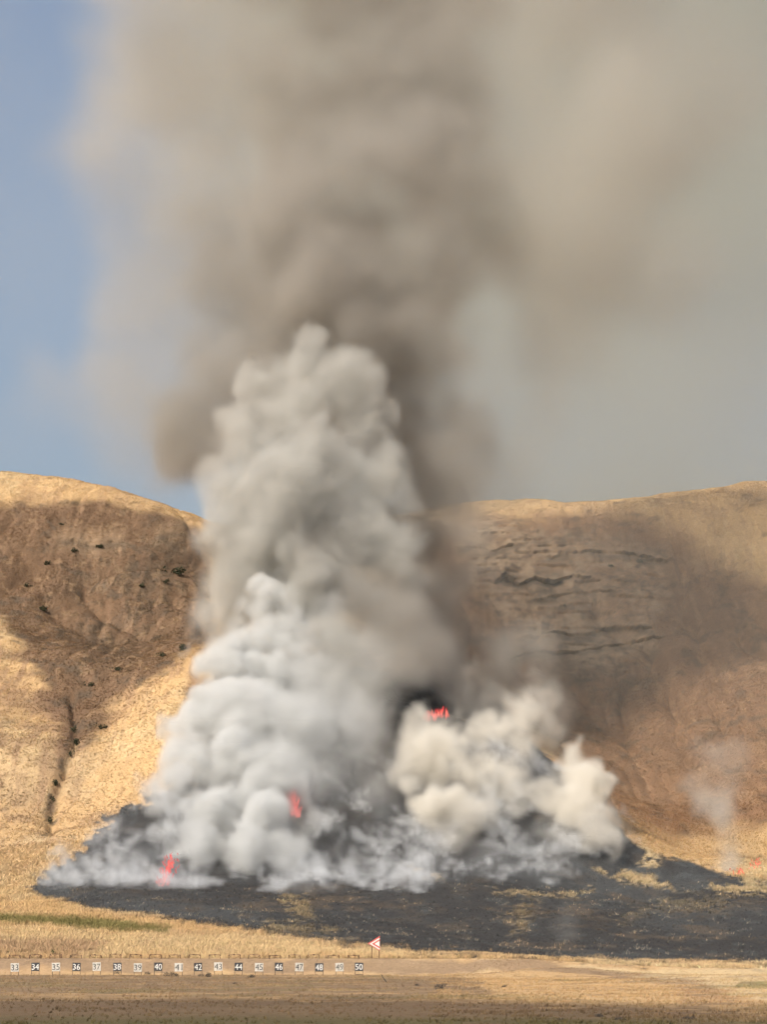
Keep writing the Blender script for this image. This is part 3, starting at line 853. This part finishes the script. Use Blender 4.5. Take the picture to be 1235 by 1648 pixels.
def brood(parents, levels, seed, frac=(0.32, 0.52), count=14):
    """every ball grows smaller balls on its skin"""
    g = np.random.default_rng(seed)
    allb = list(parents); cur = parents
    for l in range(levels):
        nxt = []
        for x, y, z, r, w in cur:
            k = count if l == 0 else max(6, count // 2)
            v = g.normal(0, 1, (k, 3)); v[:, 1] -= 0.35; v[:, 2] += 0.15
            v /= np.linalg.norm(v, axis=1)[:, None]
            rr = r * g.uniform(frac[0], frac[1], k)
            dd = r * g.uniform(0.72, 0.98, k)
            for q in range(k):
                nxt.append((x + v[q, 0] * dd[q], y + v[q, 1] * dd[q], z + v[q, 2] * dd[q], rr[q], w * g.uniform(0.8, 1.1)))
        allb += nxt; cur = nxt
    return allb

def smoke_mat(name, rgb, g=0.0, step=1.0, density=1.0):
    m, nt, out = new_mat(name)
    pv = node(nt, 'ShaderNodeVolumePrincipled')
    pv.inputs['Color'].default_value = (*rgb, 1); pv.inputs['Density'].default_value = density
    pv.inputs['Anisotropy'].default_value = g
    pv.inputs['Density Attribute'].default_value = 'density'
    nt.links.new(pv.outputs[0], out.inputs['Volume'])
    m.cycles.volume_sampling = 'DISTANCE'
    m.cycles.volume_interpolation = 'LINEAR'
    m.cycles.volume_step_rate = step
    return m

def smoke(name, label, G, dens, mat):
    """a smoke body: the values ride on a cloud of loose points, one for each grid point, and a Volume Cube node turns them into fog"""
    me = bpy.data.meshes.new(name)
    N = int(np.prod(G.n))
    me.vertices.add(N)
    dens = np.where(dens < 2e-4, 0, dens).astype(np.float32)
    # a thin empty rim keeps the box faces free of smoke
    for k in range(3):
        sl = [slice(None)] * 3
        sl[k] = 0; dens[tuple(sl)] = 0
        sl[k] = -1; dens[tuple(sl)] = 0
    me.attributes.new('dens', 'FLOAT', 'POINT').data.foreach_set('value', dens.transpose(2, 1, 0).ravel())   # x fastest
    me.materials.append(mat)
    o = bpy.data.objects.new(name, me); col.objects.link(o)
    ng = bpy.data.node_groups.new(name, 'GeometryNodeTree')
    ng.interface.new_socket('Geometry', in_out='INPUT', socket_type='NodeSocketGeometry')
    ng.interface.new_socket('Geometry', in_out='OUTPUT', socket_type='NodeSocketGeometry')
    gi = ng.nodes.new('NodeGroupInput'); go = ng.nodes.new('NodeGroupOutput')
    vcube = ng.nodes.new('GeometryNodeVolumeCube')
    vcube.inputs['Min'].default_value = tuple(G.lo); vcube.inputs['Max'].default_value = tuple(G.hi)
    for k, a in enumerate('XYZ'): vcube.inputs['Resolution ' + a].default_value = int(G.n[k])
    pos = ng.nodes.new('GeometryNodeInputPosition')
    sub = ng.nodes.new('ShaderNodeVectorMath'); sub.operation = 'SUBTRACT'; sub.inputs[1].default_value = tuple(G.lo)
    ng.links.new(pos.outputs[0], sub.inputs[0])
    scl = ng.nodes.new('ShaderNodeVectorMath'); scl.operation = 'MULTIPLY_ADD'
    scl.inputs[1].default_value = (1 / G.vox,) * 3; scl.inputs[2].default_value = (0.5,) * 3
    ng.links.new(sub.outputs[0], scl.inputs[0])
    flo = ng.nodes.new('ShaderNodeVectorMath'); flo.operation = 'FLOOR'
    ng.links.new(scl.outputs[0], flo.inputs[0])
    sp = ng.nodes.new('ShaderNodeSeparateXYZ'); ng.links.new(flo.outputs[0], sp.inputs[0])
    # integer arithmetic keeps the running index exact
    def imath(op, a, b):
        n = ng.nodes.new('FunctionNodeIntegerMath'); n.operation = op
        for k, v in enumerate((a, b)):
            if isinstance(v, int): n.inputs[k].default_value = v
            else: ng.links.new(v, n.inputs[k])
        return n.outputs[0]
    def toint(v):
        n = ng.nodes.new('FunctionNodeFloatToInt'); n.rounding_mode = 'ROUND'; ng.links.new(v, n.inputs[0]); return n.outputs[0]
    ix, iy, iz = (toint(sp.outputs[k]) for k in range(3))
    idx = imath('ADD', ix, imath('MULTIPLY', imath('ADD', iy, imath('MULTIPLY', iz, int(G.n[1]))), int(G.n[0])))
    si = ng.nodes.new('GeometryNodeSampleIndex'); si.data_type = 'FLOAT'; si.domain = 'POINT'
    na = ng.nodes.new('GeometryNodeInputNamedAttribute'); na.data_type = 'FLOAT'; na.inputs['Name'].default_value = 'dens'
    ng.links.new(gi.outputs[0], si.inputs['Geometry'])
    ng.links.new([s_ for s_ in na.outputs if s_.enabled and s_.name == 'Attribute'][0], [s_ for s_ in si.inputs if s_.enabled and s_.name == 'Value'][0])
    ng.links.new(idx, si.inputs['Index'])
    ng.links.new([s_ for s_ in si.outputs if s_.enabled][0], vcube.inputs['Density'])
    sm = ng.nodes.new('GeometryNodeSetMaterial'); sm.inputs['Material'].default_value = mat
    ng.links.new(vcube.outputs[0], sm.inputs[0]); ng.links.new(sm.outputs[0], go.inputs[0])
    md = o.modifiers.new('smoke', 'NODES'); md.node_group = ng
    set_props(o, label=label, kind='stuff')
    return o

def yplume(py):
    return float(np.interp(py, [0, 540, 900, 1000, 1100, 1200, 1300, 1420], [640, 628, 612, 604, 594, 574, 552, 530]))
def balls(lst, dY=0.0, depth=0.55, seed=1, copies=1):
    g = np.random.default_rng(seed); out = []
    for t in lst:
        px, py, r = t[:3]; w = t[3] if len(t) > 3 else 1.0
        for c in range(copies):
            Y = yplume(py) + dY + (g.uniform(-depth, depth) + (c * 1.4)) * r * 0.15
            p = at(px, py, Y)
            out.append((p[0], p[1], p[2], r * Y / F, w))
    return out
def shatter(bs, k, seed):
    """swap every ball for a few smaller uneven ones inside it"""
    g = np.random.default_rng(seed); out = []
    for x, y, z, r, w in bs:
        out.append((x, y, z, r * 0.88, w))
        for q in range(k):
            v = g.normal(0, 1, 3); v /= np.linalg.norm(v)
            f = g.uniform(0.28, 0.6)
            out.append((*(np.array([x, y, z]) + v * r * (1.10 - f)), r * f, w * g.uniform(0.7, 1.15)))
    return out
def bounds(bs, pad=5):
    a = np.array(bs)
    return (a[:, :3] - a[:, 3:4]).min(0) - pad, (a[:, :3] + a[:, 3:4]).max(0) + pad

# --- the front column of white smoke
LB = [(432, 955, 42), (472, 968, 36), (405, 975, 34), (470, 1000, 38), (440, 995, 50), (395, 1035, 46), (470, 1045, 56), (540, 1010, 52, .3), (365, 1085, 46), (430, 1105, 62), (520, 1105, 66, .4), (600, 1065, 50, .2),
      (344, 1135, 46), (322, 1175, 40), (340, 1060, 40), (400, 1175, 62), (480, 1185, 68, .7), (565, 1175, 54, .3), (308, 1232, 40), (370, 1245, 60), (455, 1262, 62), (545, 1255, 50, .25),
      (288, 1290, 40), (345, 1312, 50), (425, 1335, 50), (400, 1385, 44), (325, 1385, 34), (462, 1392, 36), (290, 1345, 32), (520, 1325, 30, .2), (595, 1270, 36, .2)]
b = shatter(balls(LB, 0, seed=3, copies=2), 5, 31)
lo, hi = bounds(b)
GB = Grid(lo, hi, 0.67)
GB.warp([(11.0, 2.0), (4.5, 1.1), (2.2, 0.45)], 50)
D, Wt = GB.spheres(brood(brood(b, 1, 5, (0.25, 0.5), 9), 1, 6, (0.25, 0.5), 3))
D = D + 1.7 * (np.abs(GB.noise(5.0, 300)) + 0.6 * np.abs(GB.noise(2.4, 301)) - 0.5) + 1.1 * GB.noise(10, 310) + 0.4 * GB.noise(2.0, 305)
east = sstep(at(400, 1100, 590)[0], at(560, 1100, 590)[0], GB.ax[0])[:, None, None].astype(np.float32)
soft = np.clip(1.3 + 3.2 * east + 1.2 * GB.noise(18, 330), 0.8, 7.0)
dB = (0.48 - 0.26 * east) * Wt * sstep(-0.5, 1.0, D / soft) * np.clip(0.7 + 0.42 * GB.noise(13, 320) + 0.42 * GB.fbm(4.6, 340, 3, 0.65), 0.04, 1.7)
def gap(G, d, px, py, rx, ry, keep):
    c = at(px, py, yplume(py)); s = c[1] / F
    e = ((G.ax[0][:, None, None] - c[0]) / (rx * s)) ** 2 + ((G.ax[1][None, :, None] - c[1] - 1) / 18.0) ** 2 + ((G.ax[2][None, None, :] - c[2]) / (ry * s)) ** 2
    return d * (1 - (1 - keep) * np.exp(-e * e)).astype(np.float32)
dB = gap(GB, dB, 477, 1315, 20, 58, 0.08)
dB = gap(GB, dB, 270, 1400, 18, 26, 0.35)
M_white = smoke_mat("white_smoke", (0.785, 0.795, 0.785), 0.0, 1.6)
smoke("white_smoke", "dense white smoke billowing up from the burning knoll in front", GB, dB, M_white)

# --- taller greyer column behind it
LA = [(445, 592, 44), (500, 590, 46), (560, 632, 52), (470, 655, 70), (572, 685, 52), (415, 705, 62), (520, 745, 84), (372, 765, 58), (600, 775, 62), (450, 815, 92), (570, 850, 88), (640, 885, 52),
      (362, 845, 58), (655, 930, 40), (400, 905, 70), (500, 930, 90), (600, 965, 72, .5), (345, 930, 46), (342, 990, 46), (620, 1030, 54, .35), (640, 1090, 40, .35), (580, 1120, 54, .35), (560, 1045, 52, .6), (520, 1085, 46, .6), (660, 860, 44, .7), (655, 800, 36, .6), (605, 915, 46, .9), (585, 965, 40, .8)]
b = shatter(balls(LA, 3, seed=4, copies=2), 4, 33)
lo, hi = bounds(b)
GA = Grid(lo, hi, 0.9)
GA.warp([(14.0, 2.6), (6.0, 1.5), (2.8, 0.6)], 150)
D, Wt = GA.spheres(brood(brood(b, 1, 6, (0.25, 0.5), 9), 1, 7, (0.25, 0.5), 3))
D = D + 1.5 * (np.abs(GA.noise(7.0, 400)) + 0.6 * np.abs(GA.noise(3.2, 401)) - 0.5) + 1.8 * GA.noise(15, 410) + 0.7 * GA.noise(3.0, 405)
soft = np.clip(3.4 + 2.4 * GA.noise(22, 430), 1.4, 8.0)
dA = 0.23 * Wt * sstep(-0.4, 1.0, D / soft) * np.clip(0.7 + 0.45 * GA.noise(16, 420) + 0.42 * GA.fbm(6.0, 440, 3, 0.65), 0.04, 1.7)
M_grey = smoke_mat("grey_smoke", (0.66, 0.655, 0.62), 0.0, 2.0)
smoke("grey_smoke", "tall grey white smoke column rising behind the white smoke", GA, dA, M_grey)

# --- creamy puffs on the right flank of the knoll, with ground wisps
LC = [(680, 1180, 36), (728, 1178, 46), (785, 1182, 34), (698, 1232, 46), (768, 1245, 58), (830, 1205, 38, .45), (700, 1290, 42), (756, 1312, 34, .5), (835, 1155, 42, .35), (795, 1130, 40, .35), (860, 1125, 32, .3), (770, 1100, 34, .25),
      (918, 1232, 30), (944, 1262, 38), (930, 1298, 36), (962, 1326, 26, .5), (895, 1330, 26, .3), (868, 1280, 28, .6), (655, 1240, 24), (720, 1345, 26, .3), (880, 1180, 34, .25), (990, 1350, 22, .5), (830, 1290, 22, .4)]
b = shatter(balls(LC, 4, seed=8, copies=1), 9, 32)
lo, hi = bounds(b)
GC = Grid(lo, hi, 0.7)
GC.warp([(9.0, 1.6), (4.0, 1.0), (2.2, 0.45)], 250)
D, Wt = GC.spheres(brood(brood(b, 1, 9, (0.25, 0.5), 9), 1, 10, (0.25, 0.5), 3))
D = D + 1.4 * (np.abs(GC.noise(5.0, 500)) + 0.6 * np.abs(GC.noise(2.4, 501)) - 0.5) + 1.0 * GC.noise(10, 510) + 0.5 * GC.noise(2.2, 505)
soft = np.clip(2.2 + 1.8 * GC.noise(15, 530), 0.9, 5.5)
dC = 0.40 * Wt * sstep(-0.5, 1.0, D / soft) * np.clip(0.7 + 0.42 * GC.noise(13, 520) + 0.45 * GC.fbm(4.6, 540, 3, 0.65), 0.04, 1.7)
dC = gap(GC, dC, 705, 1140, 24, 17, 0.05)
M_cream = smoke_mat("cream_smoke", (0.885, 0.855, 0.785), 0.0, 2.0)
smoke("cream_smoke", "creamy smoke puffs right of the white smoke on the knoll", GC, dC, M_cream)

# --- wisps that cling to the burnt ground
GC = Grid((at(55, 1430, 520)[0], 512, 13), (at(1050, 1400, 600)[0], 612, 66), 0.6)
GC.warp([(9.0, 1.4), (4.0, 1.0), (2.0, 0.5)], 260)
dC = np.zeros(GC.n, np.float32)
gx, gy = np.meshgrid(GC.ax[0].astype(float), GC.ax[1].astype(float), indexing='ij')
hz = height(gx, gy)
qx, qy = to_px(gx, gy, hz)
wm = sstep(18, -18, poly_sd(qx, qy, [(70, 1428), (160, 1345), (250, 1285), (320, 1280), (330, 1432), (180, 1442)])) * 0.9
wm = np.maximum(wm, sstep(20, -20, poly_sd(qx, qy, [(500, 1310), (640, 1250), (800, 1200), (900, 1230), (1005, 1330), (1025, 1372), (920, 1405), (760, 1412), (560, 1438), (440, 1438), (430, 1330)])))
wm = wm * (qy < 1440)
hag = GC.ax[2][None, None, :] - hz[:, :, None].astype(np.float32)
lay = np.exp(-np.clip(hag, 0, None) / 2.0) * (hag > -1.5)
dW = 0.05 * wm[:, :, None].astype(np.float32) * lay * sstep(-0.6, 1.2, GC.fbm(6.0, 600, 2))
dC = np.maximum(dC, dW)
# threads of smoke that rise from the smouldering ground and lean uphill to the left
g = np.random.default_rng(77)
prob = (wm * sstep(-0.2, 0.6, noise2(gx / 7.0, gy / 9.0, 92) + 0.5 * noise2(gx / 3.0, gy / 3.0, 93))).ravel(); prob = np.cumsum(prob / prob.sum())
thr = []
for q in range(3800):
    i = int(np.searchsorted(prob, g.random())); i = min(i, gx.size - 1)
    x, y, z = gx.ravel()[i], gy.ravel()[i], hz.ravel()[i]
    w = g.uniform(0.2, 1.0)
    if g.random() < 0.5:                      # low rolling puffs
        r0 = g.uniform(0.3, 0.85)
        for k in range(int(g.integers(3, 8))):
            thr.append((x + g.normal(0, 1.3 * r0), y + g.normal(0, 1.3 * r0), z + abs(g.normal(0.3, 1.0 * r0)), r0 * g.uniform(0.4, 1.0), w * g.uniform(0.6, 1.1)))
    else:                                      # threads
        n = int(g.integers(4, 12)); r0 = g.uniform(0.22, 0.55); ph = g.random() * 6.3
        dx, dy, dz = g.normal(-0.5, 0.35), g.normal(0.45, 0.35), g.uniform(0.4, 1.1)
        for k in range(n):
            rr = r0 * (1 + 0.15 * k)
            thr.append((x, y, z + 0.2, rr * g.uniform(0.7, 1.2), w * (1 - 0.7 * k / n)))
            x += dx * rr * 0.9 + 0.5 * math.sin(ph + k * 0.9) + g.normal(0, 0.25); y += dy * rr * 0.9 + g.normal(0, 0.25); z += dz * rr * 0.8
D, Wt = GC.spheres(thr)
dT = 0.55 * Wt * sstep(-0.5, 0.9, D + 0.35 * GC.noise(2.0, 620))
dC = np.maximum(dC, dT)
dC = gap(GC, dC, 270, 1400, 18, 26, 0.4)
dC = gap(GC, dC, 477, 1315, 18, 40, 0.15)
M_wisp = smoke_mat("blue_white_smoke", (0.83, 0.85, 0.865), 0.0, 2.0)
smoke("ground_smoke", "thin blue white smoke wisps creeping over the blackened knoll", GC, dC, M_wisp)

# --- brown core of the plume, and brown puffs in front of the pale columns
LE = [(700, 1085, 46, 1.3), (715, 1030, 62, 1.3), (690, 955, 74, 1.3), (725, 890, 60, 1.1), (700, 800, 72, 1.3), (690, 845, 50, 1.4), (690, 700, 80, 1.1), (660, 610, 90, 1.1), (560, 640, 90, 1.0), (385, 640, 80, 1.2), (350, 570, 62, 1.1), (350, 690, 44, 1.0), (325, 650, 50, .6), (320, 730, 36, .5),
      (620, 520, 110, 1.0), (480, 520, 110, 1.0), (400, 470, 85, .8), (650, 420, 105, 1.0), (520, 400, 130, 1.0), (420, 380, 90, .6), (640, 270, 140, 1.0), (520, 260, 110, .8), (700, 170, 120, .9), (590, 120, 120, .9), (480, 130, 80, .55), (760, 270, 80, .6),
      (590, 10, 110, .8), (680, 40, 90, .6), (590, -90, 140, .8), (650, -220, 190, .7), (760, 560, 60, .8), (745, 650, 60, .9), (330, 470, 60, .5), (740, 480, 75, 1.0), (790, 400, 80, .6), (740, 570, 60, 1.0),
      (480, 885, 46, .5, -4), (430, 1300, 34, .35, -14), (600, 1000, 56, .9, -8), (640, 1060, 46, 1.0, -8), (590, 1085, 42, .8, -12), (560, 965, 46, .6, -6), (620, 1150, 42, .6, -12), (600, 1215, 36, .35, -14), (520, 1040, 30, .3, -14), (640, 1010, 50, .8, 6), (665, 1060, 44, 1.0, 8), (660, 960, 50, .7, 8), (560, 900, 46, .4, -2), (850, 1160, 34, .5, 4), (880, 1120, 30, .4, 10), (820, 1080, 40, .5, 12), (800, 1010, 50, .45, 24), (790, 930, 46, .3, 30)]  # brown smoke in front; the first two puffs stand in for shade
b = []
for q, t in enumerate(LE): b += balls([(t[0], t[1], t[2] * (1.30 if len(t) == 4 else 1.0), t[3] * (1.45 if 500 < t[0] < 730 and t[1] < 620 else 1.0))], t[4] if len(t) > 4 else 44, depth=0.5, seed=12 + q)
lo, hi = bounds(b, 12)
lo[2] = 20; hi[2] = min(hi[2], 320)
GE = Grid(lo, hi, 1.5)
GE.warp([(44.0, 6.0), (20.0, 4.5), (9.0, 3.4), (4.5, 1.7)], 350)
D, Wt = GE.spheres(brood(b, 2, 13, count=9))
def blur(a, k):
    for ax in range(3):
        c = np.cumsum(np.pad(a, [(k + 1, k) if i == ax else (0, 0) for i in range(3)], mode='edge'), axis=ax, dtype=np.float64)
        n = a.shape[ax]
        a = ((np.take(c, np.arange(2 * k + 1, n + 2 * k + 1), ax) - np.take(c, np.arange(0, n), ax)) / (2 * k + 1)).astype(np.float32)
    return a
D = D + 2.2 * GE.fbm(13.0, 700, 3) + 2.0 * GE.noise(30, 710)
zE = GE.ax[2][None, None, :]
dE = (0.060 + 0.045 * (1 - sstep(120, 210, zE))) * Wt * sstep(-0.35, 1.0, D / (5.5 + 5.0 * sstep(120, 220, zE)))
dE = blur(dE, 1) * np.clip(0.8 + 0.5 * GE.fbm(20, 720, 4, 0.72), 0.08, 2.0)
M_brown = smoke_mat("brown_smoke", (0.545, 0.52, 0.478), 0.15, 2.0)
smoke("brown_smoke", "dense brown smoke plume towering over the hills into the sky", GE, dE, M_brown)

# --- pale veil: thin smoke around the plume, drifting across the sky and the right hill
LV = [(300, 180, 140, 1.3), (175, 185, 115, 1.4), (100, 190, 66, 1.0), (330, 300, 130, 1.2), (220, 270, 100, 1.1), (270, 430, 95, .9), (250, 560, 95, .9), (235, 690, 95, 1.0), (110, 660, 75, .6), (150, 590, 80, .6), (50, 720, 60, .4), (420, 120, 120, .8), (330, 520, 90, .6),
      (850, 450, 130, .9), (940, 330, 160, .9), (1090, 400, 100, .8), (1000, 170, 170, .9), (850, 120, 140, .9), (820, 600, 90, .8), (1130, 100, 130, .7), (780, 740, 80, .7), (800, 300, 130, .9), (900, -100, 240, .8), (350, -60, 200, .6), (760, 850, 70, .7)]
b = balls(LV, 44, depth=0.5, seed=14, copies=1)
lo, hi = bounds(b, 14)
hi[2] = min(hi[2], 330)
GL = Grid(lo, hi, 2.4)
GL.warp([(60.0, 10.0), (26.0, 6.0), (12.0, 3.0), (6.0, 1.4)], 850)
D, Wt = GL.spheres(brood(b, 2, 15, count=8))
D = D + 2.5 * GL.noise(30, 860) + 1.5 * GL.fbm(10, 865, 2)
dL = 0.034 * blur(Wt * sstep(-4.0, 9.0, D), 1) * np.clip(0.85 + 0.35 * GL.fbm(26, 870, 4, 0.6), 0.15, 1.9)
M_beige = smoke_mat("beige_smoke", (0.685, 0.665, 0.61), 0.2, 1.6)
smoke("beige_smoke", "beige smoke lobes spreading left and right from the brown plume", GL, dL, M_beige)
GV = Grid((-330, 565, 12), (360, 1100, 480), 6.0)
zz = GV.ax[2][None, None, :]; xx = GV.ax[0][:, None, None]; yy = GV.ax[1][None, :, None]
hz = height(*np.meshgrid(GV.ax[0].astype(float), GV.ax[1].astype(float), indexing='ij'))
hag = zz - hz[:, :, None].astype(np.float32)
var = np.clip(0.9 + 0.35 * GV.fbm(55, 880, 2), 0.3, 1.8)
frontv = 0.0032 * sstep(-20, 50, xx) * np.exp(-((yy - 640) / 40.0) ** 2) * (hag > -6) * (1 - 0.6 * sstep(120, 200, zz))
backv = (0.0020 + 0.023 * sstep(-110, 20, xx + 0.25 * (zz - 250))) * np.exp(-((yy - 1000) / 55.0) ** 2) * (hag > 4)
dV = (var * (frontv + backv)).astype(np.float32)
M_veil = smoke_mat("pale_smoke", (0.738, 0.745, 0.685), 0.2, 1.2)
smoke("thin_smoke", "thin grey smoke veil across the right of the sky and hill", GV, dV, M_veil)

# --- little fire at the far right
LF = [(1200, 1395, 16, 1.2), (1205, 1370, 20, .8), (1190, 1340, 30, .5), (1175, 1300, 40, .32), (1165, 1255, 46, .2), (1180, 1210, 50, .12)]
b = [(x, y + 16, z, r_, w) for x, y, z, r_, w in balls(LF, 0, depth=0.2, seed=16)]
lo, hi = bounds(b, 4)
GF = Grid(lo, hi, 0.8)
GF.warp([(8.0, 1.4), (3.5, 0.7)], 950)
D, Wt = GF.spheres(brood(b, 1, 17, count=9))
dF = 0.5 * Wt * sstep(-1.0, 4.5, D + 1.2 * GF.fbm(4.0, 960, 2)) * np.clip(0.7 + 0.5 * GF.noise(6, 970), 0.05, 1.6)
smoke("grey_smoke", "small grey smoke rising from the fire at the far right", GF, dF, M_grey)

# --- faint wisp over the burnt slope
b = [(*(at(912 + dx_, 1520 - 14 * k, 462) + np.array([0, 0.5 * k, 0])), 0.9 + 0.45 * k, 1.0 - 0.22 * k) for k, dx_ in enumerate((0, 3, -2, 2))]
lo, hi = bounds(b, 3)
GW = Grid(lo, hi, 0.5)
GW.warp([(4.0, 0.7), (1.8, 0.4)], 990)
D, Wt = GW.spheres(b)
smoke("grey_smoke", "faint grey wisp drifting over the burnt slope near the field", GW, 0.10 * Wt * sstep(-1.0, 2.0, D + 0.6 * GW.noise(2.0, 991)), M_grey)
